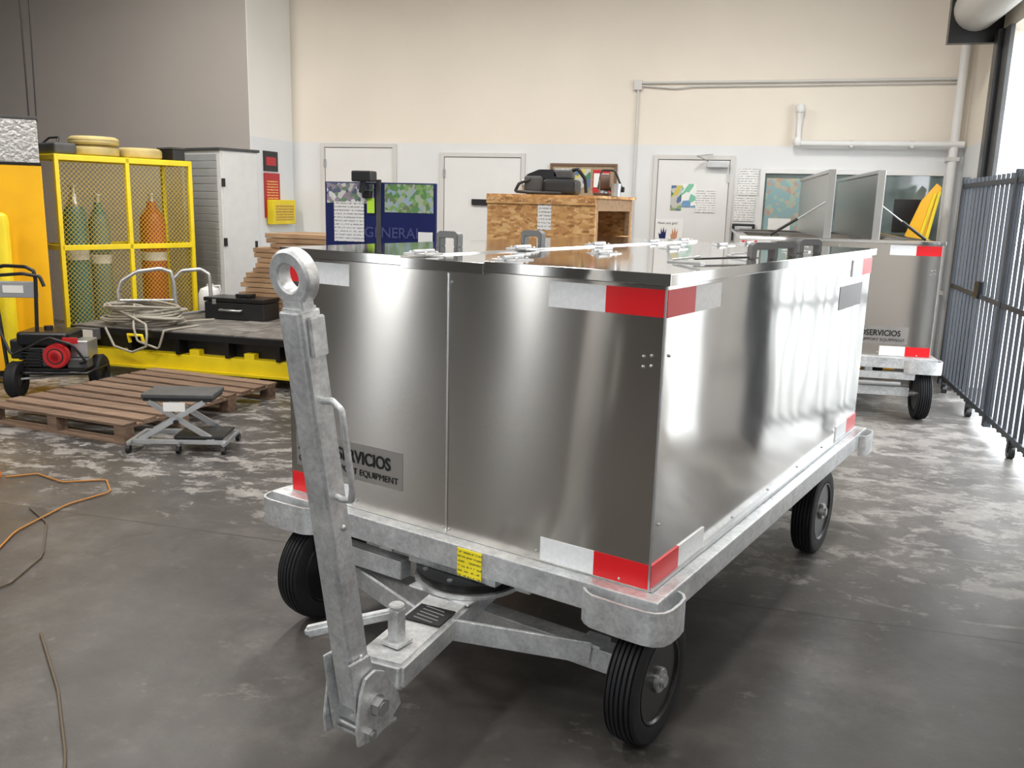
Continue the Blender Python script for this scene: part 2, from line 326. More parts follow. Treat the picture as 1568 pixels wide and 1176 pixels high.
def door(name,x0,x1,top,handle='r',extra=None):
    e=group(name,(x0,YB,0)); w=x1-x0; f=.05
    box('frame_l',(0,-.03,0),(f,.0,top),TRIM,e,.004); box('frame_r',(w-f,-.03,0),(w,.0,top),TRIM,e,.004); box('frame_t',(f,-.03,top-f),(w-f,0,top),TRIM,e,.004)
    box('gap',(f,-.006,0),(w-f,0,top-f),DKGREY,e)
    box('leaf',(f+.006,-.014,.01),(w-f-.006,-.006,top-f-.006),WHITE,e,.002)
    hx=w-.12 if handle=='r' else .12
    cyl('knob_rose',(hx,-.012,1.02),(hx,-.025,1.02),.035,GREY,e); cyl('knob',(hx,-.025,1.02),(hx,-.075,1.02),.025,GREY,e,bev=.005)
    for z in (.25,1.1,top-.3): box(f'hinge_{int(z*100)}',( (f-.01) if handle=='r' else (w-f-.02),-.035,z),((f+.02) if handle=='r' else (w-f+.01),-.012,z+.1),GREY,e)
    return e
d1=door('door_2',-5.42,-4.39,2.34); d2=door('door_3',-3.81,-2.73,2.24); d3=door('door_4',-1.20,-.29,2.24,'l')
box('push_plate',(.42,-.05,1.62),(.66,-.014,1.69),BLACK,d2,.004)
box('closer_body',(.60,-.10,2.10),(.84,-.03,2.16),GREY,d3,.01); beam('closer_arm',(.62,-.10,2.17),(.50,-.22,2.22),.02,.01,GREY,d3); beam('closer_arm2',(.50,-.22,2.22),(.66,-.05,2.25),.02,.01,GREY,d3)
PIC=picture_mat('brochure',[(.05,.20,.10),(.6,.5,.1),(.1,.15,.3),(.5,.5,.45),(.25,.35,.15)],16)
box('poster_a',(.22,-.022,1.62),(.34,-.015,1.90),PIC,d3); box('poster_b',(.34,-.022,1.66),(.50,-.015,1.92),picture_mat('brochure2',[(.75,.8,.78),(.2,.5,.35),(.8,.8,.78),(.15,.3,.5)],12),d3); box('poster_c',(.50,-.022,1.60),(.72,-.015,1.86),PRINT,d3)
box('hand_sign',(.06,-.022,1.20),(.38,-.015,1.52),PAPER,d3); text('hand_sign_text','Have you got?',.040,(.085,-.024,1.46),(math.pi/2,0,0),DKGREY,d3)
SKINP=mat('sign_orange',(.55,.26,.15),.5)
for k,(hx,sg) in enumerate(((.15,1),(.28,-1))):
    prism(f'hand_print_{k}',[(hx-.03,1.24),(hx+.03,1.24),(hx+.035,1.33),(hx+.04*1,1.41),(hx+.02,1.36),(hx+.008,1.43),(hx-.005,1.36),(hx-.022,1.42),(hx-.025,1.34),(hx-.05*sg if sg>0 else hx-.04,1.36)],'y',-.024,-.022,SKINP if k else BLUE,d3)
e=group('notice_papers',(-.26,YB,1.5)); box('sheet_a',(0,-.012,.02),(.22,-.002,.30),PRINT,e); box('sheet_b',(.02,-.012,.31),(.24,-.002,.60),PRINT,e)
e=group('intercom',(-.27,YB,1.30)); box('housing',(0,-.07,0),(.25,0,.19),BLACK,e,.012); box('face',(.03,-.078,.03),(.22,-.07,.16),GREY,e,.004); box('slot',(.06,-.081,.09),(.19,-.078,.12),BLACK,e)
e=group('bulletin_board',(-2.42,YB,1.5)); box('cork',(0,-.02,0),(.80,0,.63),mat('cork',(.35,.26,.17),.8,var=.2,scale=60),e)
for nm,lo,hi in (('fl',(0,-.035,0),(.03,0,.63)),('fr',(.77,-.035,0),(.80,0,.63)),('ft',(.03,-.035,.60),(.77,0,.63)),('fb',(.03,-.035,0),(.77,0,.03))): box('frame_'+nm,lo,hi,mat('frame_brown',(.16,.09,.05),.4),e,.003)
for k,(x,z,w,h,mm) in enumerate([(.06,.33,.2,.24,PRINT),(.29,.35,.2,.22,PIC),(.52,.3,.2,.26,REDP),(.53,.36,.18,.16,PAPER),(.07,.06,.3,.22,PAPER),(.4,.06,.3,.2,PRINT)]): box(f'sheet_{k}',(x,-.024-.001*k,z),(x+w,-.02,z+h),mm,e)
e=group('window_1',(0,YB,1.0)); W=1.93;H=1.10
for nm,lo,hi in (('l',(0,-.04,0),(.05,.02,H)),('r',(W-.05,-.04,0),(W,.02,H)),('t',(.05,-.04,H-.05),(W-.05,.02,H)),('b',(.05,-.05,0),(W-.05,.02,.05)),('m1',(.62,-.035,.05),(.66,.02,H-.05)),('m2',(1.26,-.035,.05),(1.30,.02,H-.05))): box('frame_'+nm,lo,hi,WHITE,e,.004)
box('pane',(.05,-.012,.05),(W-.05,-.008,H-.05),mat('office_glass',(.15,.19,.185),.06,0,spec=.9,var=.5,scale=2.5),e)
box('map_poster',(.07,-.02,.32),(.60,-.013,1.0),picture_mat('map_print',[(.24,.38,.40),(.32,.44,.36),(.24,.38,.40),(.44,.38,.28),(.24,.38,.40),(.40,.30,.24)],18),e)
box('note',(.12,-.024,.36),(.36,-.02,.56),PAPER,e)
box('yellow_sheet',(.98,-.02,.35),(1.15,-.013,.95),ORG,e)
box('monitor',(1.42,-.024,.45),(1.72,-.013,.80),BLACK,e,.004)
e=group('wall_water_pipe',(0,YB,0))
tube('pipe',[(.36,-.0,2.74),(.36,-.12,2.74),(.36,-.12,2.40),(.40,-.12,2.37),(2.02,-.12,2.37)],.036,WHITE,e,smooth=False)
for x,y,z in ((.36,-.12,2.74),(.36,-.12,2.39)): 
    lathe('elbow',[(0,-.05),(.035,-.045),(.05,-.02),(.05,.02),(.035,.045),(0,.05)],WHITE,e,loc=(x,y,z),seg=20)
cyl('flange',(.36,-.002,2.74),(.36,-.02,2.74),.055,WHITE,e)
for x in (.9,1.5): box('clip',(x,-.15,2.33),(x+.03,-.0,2.41),TRIM,e)
e=group('corner_downpipe',(0,YB,0)); cyl('pipe',(1.93,-.10,0),(1.93,-.10,HC),.045,WHITE,e)
for z in (.8,2.2,3.6): box(f'strap_{int(z)}',(1.87,-.15,z),(1.99,0,z+.04),TRIM,e)
e=group('wall_conduit',(0,YB,0))
tube('run_a',[(-1.40,-.03,3.03),(.2,-.03,3.03),(1.97,-.03,3.04)],.014,TRIM,e,smooth=False)
tube('run_b',[(-1.43,-.03,3.0),(-1.0,-.03,2.965),(-.8,-.03,2.985),(.3,-.03,2.99),(1.97,-.03,3.0)],.009,TRIM,e)
tube('drop',[(-1.42,-.03,3.02),(-1.42,-.03,1.2)],.011,TRIM,e,smooth=False); box('junction',(-1.47,-.05,2.95),(-1.38,0,3.06),TRIM,e,.004)
e=group('safety_signs',(-5.825,0,0))
box('no_smoking',(0,9.77,1.96),(.008,10.10,2.20),BLACK,e); box('ns_text',(.008,9.82,2.03),(.011,10.05,2.13),REDP,e)
box('red_sign',(0,9.77,1.40),(.01,10.13,1.94),REDP,e); box('red_text',(.01,9.82,1.60),(.013,10.08,1.86),print_mat('sign_print',(.55,.02,.02),(.9,.75,.2),30),e)
box('holder',(.01,9.80,1.32),(.10,10.35,1.62),YEL,e,.01); box('holder_print',(.101,9.86,1.37),(.103,10.3,1.56),print_mat('holder_print',(.8,.55,.05),(.2,.1,.02),30),e)
box('baseboard_back',(-5.83,YB-.012,0),(1.0,YB,.10),TRIM)
# ------------------------------------------------------------------ fence
e=group('sliding_fence_gate',(1.82,0,0)); FH=1.97
bm=bmesh.new(); y=5.6
while y<9.06:
    g=bmesh.ops.create_cube(bm,size=1); bmesh.ops.scale(bm,vec=(.022,.022,FH-.1),verts=g['verts']); bmesh.ops.translate(bm,verts=g['verts'],vec=(0,y,.1+(FH-.1)/2)); y+=.135
obj('pickets',bm,FENCE,e)
for z in (.14,1.0,FH-.06): box(f'rail_{int(z*10)}',(-.018,5.58,z-.02),(.018,9.08,z+.02),FENCE,e,.003)
for k,y in enumerate((5.6,7.3,9.07)): box(f'post_{k}',(-.028,y-.028,0.06),(.028,y+.028,FH+.02),FENCE,e,.004)
for k,y in enumerate((5.7,6.6,7.9,8.9)): cyl(f'caster_{k}',(-.02,y,.045),(.02,y,.045),.045,BLKMETAL,e); box(f'caster_fork_{k}',(-.025,y-.02,.04),(.025,y+.02,.13),BLKMETAL,e)
box('lock_box',(-.04,7.95,.98),(.03,8.07,1.12),BLKMETAL,e,.005)
# ------------------------------------------------------------------ wheel
def wheel(name,parent,x,y,r=.21,w=.105,side=1):
    e=bpy.data.objects.new(name,None); C.objects.link(e); e.parent=parent; e.location=(x,y,r); e.empty_display_size=.05
    h=w/2; pr=[(r*.66,-h*.72),(r*.69,-h*.93),(r*.80,-h),(r*.93,-h*.93),(r*.975,-h*.80)]
    n=5; span=h*1.5; 
    for k in range(n):
        z0=-span/2+span*k/n; z1=z0+span/n
        rr=r*(1-.02*abs((k-(n-1)/2)/((n-1)/2))**2)
        pr+=[(rr-.011,z0+.0007),(rr,z0+.0032),(rr,z1-.0032),(rr-.011,z1-.0007)]
    pr+=[(r*.975,h*.80),(r*.93,h*.93),(r*.80,h),(r*.69,h*.93),(r*.66,h*.72),(r*.62,h*.3),(r*.62,-h*.3),(r*.66,-h*.72)]
    t=lathe('tire',pr,RUBBER,e,'X',64,auto=25)
    s=side
    lathe('rim',[(r*.675,s*h*.80),(r*.67,s*h*.95),(r*.645,s*h*.95),(r*.61,s*h*.70),(r*.58,s*h*.05),(r*.42,-s*h*.10),(r*.38,s*h*.12),(r*.24,s*h*.22),(r*.20,s*h*.22),(0,s*h*.22)],BLKMETAL,e,'X',48)
    lathe('rim_back',[(r*.675,-s*h*.80),(r*.64,-s*h*.9),(r*.58,-s*h*.3),(r*.3,-s*h*.2),(0,-s*h*.2)],BLKMETAL,e,'X',32)
    cyl('hub',(s*h*.2,0,0),(s*h*1.05,0,0),r*.19,GREY,e,bev=.004); cyl('hub_cap',(s*h*1.05,0,0),(s*h*1.28,0,0),r*.10,GREY,e,bev=.003); cyl('hub_flange',(s*h*.24,0,0),(s*h*.40,0,0),r*.28,BLKMETAL,e)
    for k in range(5):
        a=2*math.pi*k/5+.3; yy,zz=r*.36*math.cos(a),r*.36*math.sin(a); cyl(f'lug_{k}',(s*h*.10,yy,zz),(s*h*.45,yy,zz),.012,GREY,e,seg=6)
    return e
# ------------------------------------------------------------------ steel cart
hg=mat('handle_grey',(.10,.105,.11),.4)
def handle_block(name,x,y,z,parent,ry=0):
    pts=[(-.055,0),(-.055,.05),(-.04,.062),(.04,.062),(.055,.05),(.055,0),(.035,0),(.035,.035),(-.035,.035),(-.035,0)]
    o=prism(name,pts,'y',-.02,.02,hg,parent,.003)
    o.location=(x,y,z); o.rotation_euler=(0,0,ry); return o
def cart(name,loc,rz,opened=False):
    e=group(name,loc,rz); W,Ln,z0,z1=1.535,2.538,.5235,1.434; t=.006
    box('panel_front_r',(-W/2+.001,0,z0),(0,t,z1),STEEL,e); box('panel_front_l',(-W,0,z0),(-W/2-.001,t,z1),STEEL,e)
    box('seam_strip',(-W/2-.0035,-.004,z0+.01),(-W/2+.0035,0,z1-.01),mat('seam',(.9,.9,.9),.25,1),e)
    box('panel_side_r',(-t,t,z0),(0,Ln,z1),STEELSIDE,e); box('panel_side_l',(-W,t,z0),(-W+t,Ln,z1),STEELSIDE,e); box('panel_rear',(-W+t,Ln-t,z0),(-t,Ln,z1),STEEL,e)
    box('corner_trim',(-.004,-.003,z0),(.003,.004,z1),GREY,e,.001)
    box('side_bottom_flange',(-.001,.0,z0),(.012,Ln,z0+.012),GREY,e)
    fr=[(-W/2+.012,-.001,z0+.02),(-W/2-.014,-.001,z0+.02),(-.06,-.001,1.23),(-.06,-.001,1.20),(-.035,-.001,1.235),(-.035,-.001,1.205),(-.40,-.001,z0+.03),(-1.19,-.001,z0+.03),(-.10,-.001,z0+.015),(-W/2+.012,-.001,z1-.04)]
    rivets('rivets_front',fr,None,.005,GREY,e)
    rivets('rivets_side',[(.001,y,z0+.03) for y in (.3,.7,1.1,1.5,1.9,2.3)]+[(.001,.04,z0+.2),(.001,.04,z1-.2)],None,.005,GREY,e)
    th=.0015
    def tf(nm,xa,xb,za,m): box(nm,(xa,-th,za),(xb,.001,za+.078),m,e)
    def ts(nm,ya,yb,za,m): box(nm,(-.001,ya,za),(.0035+th,yb,za+.078),m,e)
    zt=z1-.088; zb=z0+.004
    for k,za in enumerate((zt,zb)):
        tf(f'tape_front_red_{k}',-.19,-.005,za,RED); tf(f'tape_front_white_{k}',-.385,-.19,za,WHT)
        tf(f'tape_front_red_l{k}',-W+.005,-W+.13,za,RED); tf(f'tape_front_white_l{k}',-W+.13,-W+.32,za,WHT)
        ts(f'tape_side_red_{k}',.0,.20,za,RED); ts(f'tape_side_white_{k}',.20,.41,za,WHT)
        ts(f'tape_side_white_r{k}',Ln-.40,Ln-.2,za,WHT); ts(f'tape_side_red_r{k}',Ln-.2,Ln,za,RED)
    R=(math.pi/2,0,0)
    bx=-W+.03 if not opened else -.72
    lz=.70 if not opened else .69
    box('logo_plate',(bx,-.001,lz-.065),(bx+.54 ,.001,lz+.075),mat('logo_plate',(.50,.48,.46),.35,.9),e)
    text('logo_text','AEROSERVICIOS',.066,(bx+.072,-.003,lz),R,BLKMETAL,e,bold=.0015,sx=.86)
    text('logo_sub','GROUND SUPPORT EQUIPMENT',.034,(bx+.012,-.003,lz-.045),R,BLKMETAL,e,sx=1.02)
    prism('logo_mark',[(bx+.01,lz),(bx+.045,lz+.055),(bx+.062,lz+.055),(bx+.062,lz),(bx+.047,lz),(bx+.047,lz+.03),(bx+.025,lz)],'y',-.003,-.001,BLKMETAL,e)
    box('side_label',(0,1.95,1.20),(.002,2.38,1.31),mat('side_label',(.22,.22,.22),.4,.5),e)
    if not opened:
        box('lid_r',(-.614,-.018,z1+.003),(.018,Ln+.02,z1+.036),STEELTOP,e,.0012); box('lid_l',(-W-.018,-.018,z1+.003),(-.96,Ln+.02,z1+.036),STEELTOP,e,.0012)
        box('lid_centre',(-.958,-.022,z1-.006),(-.616,Ln+.02,z1+.030),STEELTOP,e,.0012)
        box('lid_gasket',(-W+.01,.003,z1-.01),(-.006,Ln-.01,z1+.003),BLACK,e)
        zz=z1+.036
        for k,(x,y,a) in enumerate(((-.06,.98,.9),(-.06,1.22,.9),(-.07,1.62,.9),(-1.25,.62,0),(-1.18,1.15,0))): handle_block(f'handle_{k}',x,y,zz,e,a)
        k=0
        for y in (.12,.75,1.4,2.0,2.4):
            for x in (-.60,-.975):
                k+=1; box(f'hinge_leaf_{k}',(x-.05,y-.05,zz-.002),(x+.05,y+.05,zz+.004),GREY,e,.002); cyl(f'hinge_pin_{k}',(x,y-.055,zz+.008),(x,y+.055,zz+.008),.008,GREY,e,seg=12)
                rivets(f'hinge_bolts_{k}',[(x+a,y+b,zz+.005) for a in (-.035,.035) for b in (-.03,.03)],None,.006,GREY,e)
        for k,y in enumerate((.5,1.05,1.75)):
            box(f'latch_base_{k}',(-.22,y-.02,zz),(-.10,y+.02,zz+.006),GREY,e,.002); tube(f'latch_bail_{k}',[(-.20,y-.015,zz+.01),(-.12,y-.015,zz+.022),(-.11,y,zz+.022),(-.12,y+.015,zz+.022),(-.20,y+.015,zz+.01)],.004,GREY,e)
        beam('pull_strap',(-.15,.55,zz+.012),(-.05,.80,zz+.014),.02,.006,BLACK,e)
    else:
        box('lid_rim_f',(-W-.02,-.02,z1),(.02,.05,z1+.03),STEELTOP,e,.004); box('lid_rim_r',(-.05,.05,z1),(.02,Ln+.02,z1+.03),STEELTOP,e,.004)
        box('lid_rim_l',(-W-.02,.05,z1),(-W+.05,Ln+.02,z1+.03),STEELTOP,e,.004); box('lid_rim_b',(-W+.05,Ln-.05,z1),(-.05,Ln+.02,z1+.03),STEELTOP,e,.004)
        for k,x in enumerate((-.87,-.50)):
            box(f'lid_open_{k}',(x-.012,.04,z1+.02),(x+.012,Ln-.1,2.0),STEELEDGE,e,.004)
            box(f'lid_flange_{k}',(x-.03,.02,z1+.02),(x+.03,.045,2.01),STEELEDGE,e,.004)
            box(f'lid_top_flange_{k}',(x-.03,.045,1.98),(x+.03,Ln-.1,2.01),STEELEDGE,e,.004)
        for k,(x,xx) in enumerate(((-.89,-1.30),(-.48,-.10))):
            cyl(f'gas_strut_{k}',(x,.15,1.75),((x+xx)/2,.15,1.61),.006,GREY,e,seg=10); cyl(f'gas_strut_body_{k}',((x+xx)/2,.15,1.61),(xx,.15,1.47),.012,BLACK,e,seg=10)
    a=.055; zr=.432
    box('rail_front',(-W-a,-a,zr),(a,-.001,z0-.002),GALV,e,.004); box('rail_rear',(-W-a,Ln+.001,zr),(a,Ln+a,z0-.002),GALV,e,.004)
    box('rail_right',(.001,0,zr+.01),(a,Ln,z0-.002),GALV,e,.004); box('rail_left',(-W-a,0,zr+.01),(-W-.001,Ln,z0-.002),GALV,e,.004)
    box('deck',(-W,0,z0-.04),(0,Ln,z0-.001),GALV,e)
    for k,y in enumerate((.40,.9,1.6,2.2)): box(f'cross_{k}',(-W,y,zr-.01),(0,y+.06,z0-.04),GALV,e,.004)
    for k,x in enumerate((-.45,-1.05)): box(f'spine_{k}',(x-.03,0,zr-.04),(x+.03,Ln,z0-.04),GALV,e,.004)
    def corner(nm,sx,sy,ox,oy):
        p=[(-.19,-.055),(-.17,-.075),(-.145,-.088),(-.05,-.094),(.03,-.094),(.062,-.086),(.083,-.066),(.092,-.035),(.094,.02),(.090,.06),(.075,.085),(.055,.095)]
        pts=[(ox+sx*x,oy+sy*y) for x,y in p]; strip(nm,pts,.400,.505,.009,GALV,e)
        prism(nm+'_web',pts+[(ox+sx*.05,oy+sy*(-.05))],'z',.452,.458,GALV,e)
    corner('bumper_fr',1,1,0,0); corner('bumper_fl',-1,1,-W,0); corner('bumper_rr',1,-1,0,Ln); corner('bumper_rl',-1,-1,-W,Ln)
    box('label_yellow',(-.675,-.0585,.418),(-.575,-.0555,.515),LAB,e)
    for nm,x,y,s in (('wheel_fr',-.022,.07,1),('wheel_fl',-1.44,.07,-1),('wheel_rr',-.035,1.99,1),('wheel_rl',-1.48,1.99,-1)): wheel(nm,e,x,y,side=s)
    beam('axle_front',(-1.36,.07,.225),(-.115,.07,.225),.075,.075,GALV,e); beam('axle_rear',(-1.38,1.99,.225),(-.115,1.99,.225),.075,.075,GALV,e)
    for k,(x,y) in enumerate(((-.12,.07),(-1.35,.07),(-.12,1.99),(-1.37,1.99))): cyl(f'axle_stub_{k}',(x-.06,y,.21),(x+.06,y,.21),.026,GREY,e)
    for k,x in enumerate((-.35,-1.19)): box(f'rear_hanger_{k}',(x-.04,1.93,.26),(x+.04,2.05,.43),GALV,e,.004)
    cx=-.74
    cyl('turntable_lower',(cx,.11,.335),(cx,.11,.350),.20,GALV,e,48); cyl('turntable_race',(cx,.11,.350),(cx,.11,.372),.185,BLKMETAL,e,48); cyl('turntable_upper',(cx,.11,.372),(cx,.11,.384),.195,BLKMETAL,e,48)
    box('turntable_mount',(cx-.19,-.01,.384),(cx+.19,.32,.432),GALV,e,.005)
    for k in range(8): a_=k*.785+.2; cyl(f'turntable_bolt_{k}',(cx+.17*math.cos(a_),.11+.17*math.sin(a_),.325),(cx+.17*math.cos(a_),.11+.17*math.sin(a_),.39),.010,GREY,e,6)
    if not opened:
        beam('cross_channel',(-1.38,.0,.345),(-.95,.0,.345),.06,.07,GALV,e); 
        hx,hy=-.615,-.60
        beam('drawbar',(cx,.15,.290),(hx,hy+.08,.285),.17,.085,GALV,e,.012)
        beam('brace_r',(-.665,-.20,.29),(-.20,.03,.245),.012,.075,GALV,e); beam('brace_l',(-.70,-.20,.29),(-1.27,.03,.245),.012,.075,GALV,e)
        box('fifth_plate',(cx-.13,-.08,.325),(cx+.13,.25,.334),GALV,e,.003)
        beam('data_plate',(-.672,-.16,.3365),(-.655,-.27,.3355),.13,.003,BLKMETAL,e,0)
        for k in range(5): 
            y=-.175-.02*k; xx=-.668+(y+.16)*-.155; box(f'data_line_{k}',(xx-.045,y-.002,.3375),(xx+.03+.01*(k%2),y+.002,.3382),GREY,e)
        cyl('ubolt_1',(-.22,.02,.25),(-.22,.12,.25),.012,GREY,e,12); box('ubolt_plate',(-.25,.03,.262),(-.17,.11,.275),GALV,e,.002)
        pl=[(hy-.07,.15),(hy-.075,.20),(hy-.06,.30),(hy-.04,.345),(hy,.355),(hy+.04,.335),(hy+.07,.28),(hy+.10,.24),(hy+.11,.20),(hy+.06,.165),(hy,.14)]
        for k,x in enumerate((hx-.068,hx+.058)): prism(f'hinge_plate_{k}',pl,'x',x,x+.010,GALV,e,.002)
        fk=[(hy-.05,.16),(hy-.06,.22),(hy-.085,.40),(hy-.005,.40),(hy+.03,.25),(hy+.01,.17)]
        prism('bar_fork_1',fk,'x',hx-.053,hx-.043,GALV,e,.002); prism('bar_fork_2',fk,'x',hx+.043,hx+.053,GALV,e,.002)
        cyl('hinge_bolt',(hx-.09,hy,.25),(hx+.10,hy,.25),.016,GREY,e); cyl('hinge_washer',(hx+.068,hy,.25),(hx+.074,hy,.25),.032,GREY,e); cyl('hinge_nut',(hx+.074,hy,.25),(hx+.098,hy,.25),.027,GREY,e,6)
        cyl('stop_bolt',(hx-.08,hy-.03,.175),(hx+.09,hy-.03,.175),.010,GREY,e); cyl('stop_nut',(hx+.068,hy-.03,.175),(hx+.085,hy-.03,.175),.018,GREY,e,6)
        box('hinge_base',(hx-.06,hy-.03,.145),(hx+.06,hy+.10,.155),GALV,e,.002)
        a=Vector((hx,hy-.005,.235)); b=Vector((hx,hy-.19,1.39)); d=(b-a).normalized()
        beam('tow_tube',a,b,.080,.076,GALV,e,.010,up=(0,1,0))
        ringc=b+d*.075
        rr=lathe('tow_eye',[(.034,-.018),(.034,.018),(.039,.022),(.062,.022),(.069,.015),(.069,-.015),(.062,-.022),(.039,-.022),(.034,-.018)],GALV,e,'Z',48)
        rr.rotation_mode='QUATERNION'; rr.rotation_quaternion=Vector((0,d.z,-d.y)).to_track_quat('Z','Y'); rr.location=ringc
        beam('eye_neck',b-d*.01,b+d*.024,.070,.046,GALV,e,.006,up=(0,1,0))
        tube('tow_handle',[p+Vector((hx*0+o_,0,0)) for p,o_ in ((a+d*.93,.038),(a+d*.935,.072),(a+d*.915,.10),(a+d*.80,.10),(a+d*.70,.10),(a+d*.665,.09),(a+d*.66,.06),(a+d*.665,.036))],.009,GALV,e)
        beam('catch_plate',Vector((hx+.046,hy-.165,1.27)),Vector((hx+.046,hy-.178,1.37)),.012,.05,GALV,e,.003,up=(0,1,0)); 
        rivets('tow_bolt',[(hx+.041,hy-.09,.8),(hx+.041,hy-.03,.40)],None,.009,GREY,e)
        box('latch_post',(-.655,-.43,.335),(-.615,-.39,.445),GALV,e,.005); cyl('latch_post_cap',(-.635,-.41,.445),(-.635,-.41,.458),.024,GALV,e,bev=.003); box('latch_foot',(-.67,-.445,.332),(-.60,-.375,.342),GALV,e,.002)
        beam('brake_lever',(-.64,-.42,.43),(-.80,-.50,.375),.035,.028,GALV,e,.006); beam('brake_lever_grip',(-.80,-.50,.375),(-.885,-.545,.345),.038,.034,GALV,e,.01)
    else:
        tube('tie_rod',[(-1.3,-.02,.30),(-.2,-.02,.30)],.022,GREY,e,False); beam('low_link',(-1.35,-.03,.37),(-.10,-.03,.37),.03,.06,GALV,e)
    return e
cart('baggage_cart',(-.2263,2.4745,0),-.3242)
c2=cart('baggage_cart',(1.42,7.60,0),.05,True); c2.scale=(1,1,.985)
# ------------------------------------------------------------------ left area
P0=Vector((-6.42,7.08)); P1=Vector((-5.88,8.37)); dv=P1-P0; CW=dv.length; ang=math.atan2(dv.y,dv.x)
e=group('gas_cylinder_cage',(P0.x,P0.y,0),ang); CH=2.0; D=.52; s=.04
for k,(x,y) in enumerate(((0,0),(CW,0),(0,D),(CW,D),(CW/2,0))): box(f'post_{k}',(x-s/2,y-s/2,0),(x+s/2,y+s/2,CH),YEL,e,.004)
for z in (.12,1.12,CH-.03):
    box(f'rail_f{int(z*10)}',(0,-s/2,z-.025),(CW,s/2,z+.025),YEL,e,.004); box(f'rail_b{int(z*10)}',(0,D-s/2,z-.025),(CW,D+s/2,z+.025),YEL,e,.004)
    for x in (0,CW): box(f'rail_s{int(z*10)}{int(x)}',(x-s/2,0,z-.025),(x+s/2,D,z+.025),YEL,e,.004)
for k,x in enumerate((s/2,CW/2+s/2)):
    for j,(z,h) in enumerate(((.145,.95),(1.145,CH-1.2))):
        p=mesh_panel(f'mesh_{k}{j}',CW/2-s,h,.046,.046,.0030,YELM,e); p.location=(x,0,z)
for j,(z,h) in enumerate(((.145,.95),(1.145,CH-1.2))):
    for x in (0,CW):
        p=mesh_panel(f'mesh_s{j}',D,h,.046,.046,.0030,YELM,e); p.location=(x,0,z); p.rotation_euler=(0,0,math.pi/2)
box('roof',(0,0,CH-.01),(CW,D,CH),YEL,e); box('cage_floor',(0,0,.1),(CW,D,.12),YEL,e)
def gascyl(name,x,y,h,r,m,m2):
    g=group(name,Matrix.Translation((P0.x,P0.y,0))@Matrix.Rotation(ang,4,'Z')@Vector((x,y,.122)))
    lathe('body',[(0,0),(r,.0),(r,h-.30),(r*.94,h-.24),(r*.75,h-.19)],m,g); lathe('shoulder',[(r*.75,h-.19),(r*.62,h-.17),(r*.40,h-.13),(r*.38,h-.07),(0,h-.07)],m2,g)
    cyl('valve',(0,0,h-.07),(0,0,h),.025,GREY,g,12); cyl('valve_wheel',(0,0,h),(0,0,h+.015),.04,GREY,g,16)
    lathe('label_band',[(r+.001,h*.55),(r+.002,h*.56),(r+.002,h*.60),(r+.001,h*.61)],PAPER,g)
gascyl('gas_cylinder',.24,.20,1.58,.105,TEAL,GREY); gascyl('gas_cylinder',.48,.20,1.50,.10,mat('grey_green',(.12,.20,.20),.4),TEAL); gascyl('gas_cylinder',1.06,.20,1.52,.13,BROWN,BROWN)
def tire_flat(name,wx,wy,z,r,m,w=.09):
    g=group(name,(wx,wy,z)); lathe('tire',[(r*.55,0),(r*.85,0),(r*.97,w*.15),(r,w*.35),(r*.985,w*.5),(r,w*.65),(r*.97,w*.85),(r*.85,w),(r*.55,w),(r*.5,w*.8),(r*.5,w*.2),(r*.55,0)],m,g)
Mx=Matrix.Translation((P0.x,P0.y,0))@Matrix.Rotation(ang,4,'Z')
p=Mx@Vector((.50,.25,2.0)); tire_flat('spare_tire',p.x,p.y,2.0,.24,TIREY,.10); tire_flat('spare_tire',p.x+.01,p.y,2.102,.235,TIREY,.09)
p=Mx@Vector((.99,.25,2.0)); tire_flat('spare_tire',p.x,p.y,2.0,.22,TIREY,.11)
p=Mx@Vector((.12,.25,2.0)); e2=group('toolbag',(p.x,p.y,2.0),ang); box('bag',(-.10,-.2,0),(.12,.2,.11),DKGREY,e2,.03); tube('strap',[(-.05,-.15,.1),(0,-.1,.16),(0,.1,.16),(-.05,.15,.1)],.01,BLACK,e2)
p=Mx@Vector((1.33,.22,2.0)); e2=group('battery_box',(p.x,p.y,2.0),ang); box('case',(-.07,-.15,0),(.07,.15,.12),BLACK,e2,.01); box('lid',(-.075,-.155,.12),(.075,.155,.14),DKGREY,e2,.005)
L1=Vector((-5.73,8.72)); e=group('storage_locker',(L1.x,L1.y,0),math.atan2(.936,.353)); lw,ld,lh=.50,.72,2.17
box('body',(0,0,.05),(lw,ld,lh-.03),LOCK,e,.004); box('top_cap',(-.02,-.02,lh-.03),(lw+.02,ld+.02,lh),DKGREY,e,.005); box('plinth',(.01,.01,0),(lw-.01,ld-.01,.05),DKGREY,e)
box('door_leaf',(.02,-.015,.08),(lw-.02,0,lh-.06),LOCK,e,.004)
for z in (.4,1.1,1.75): box(f'hinge_{int(z*10)}',(.0,-.025,z),(.04,-.01,z+.09),BLACK,e,.003)
box('latch',(lw-.08,-.03,1.0),(lw-.05,-.012,1.15),BLACK,e,.004)
for k in range(24): z=.12+k*.083; box(f'slat_{k}',(-.008,.06,z),(0,ld-.06,z+.072),LOCKS,e,.003)
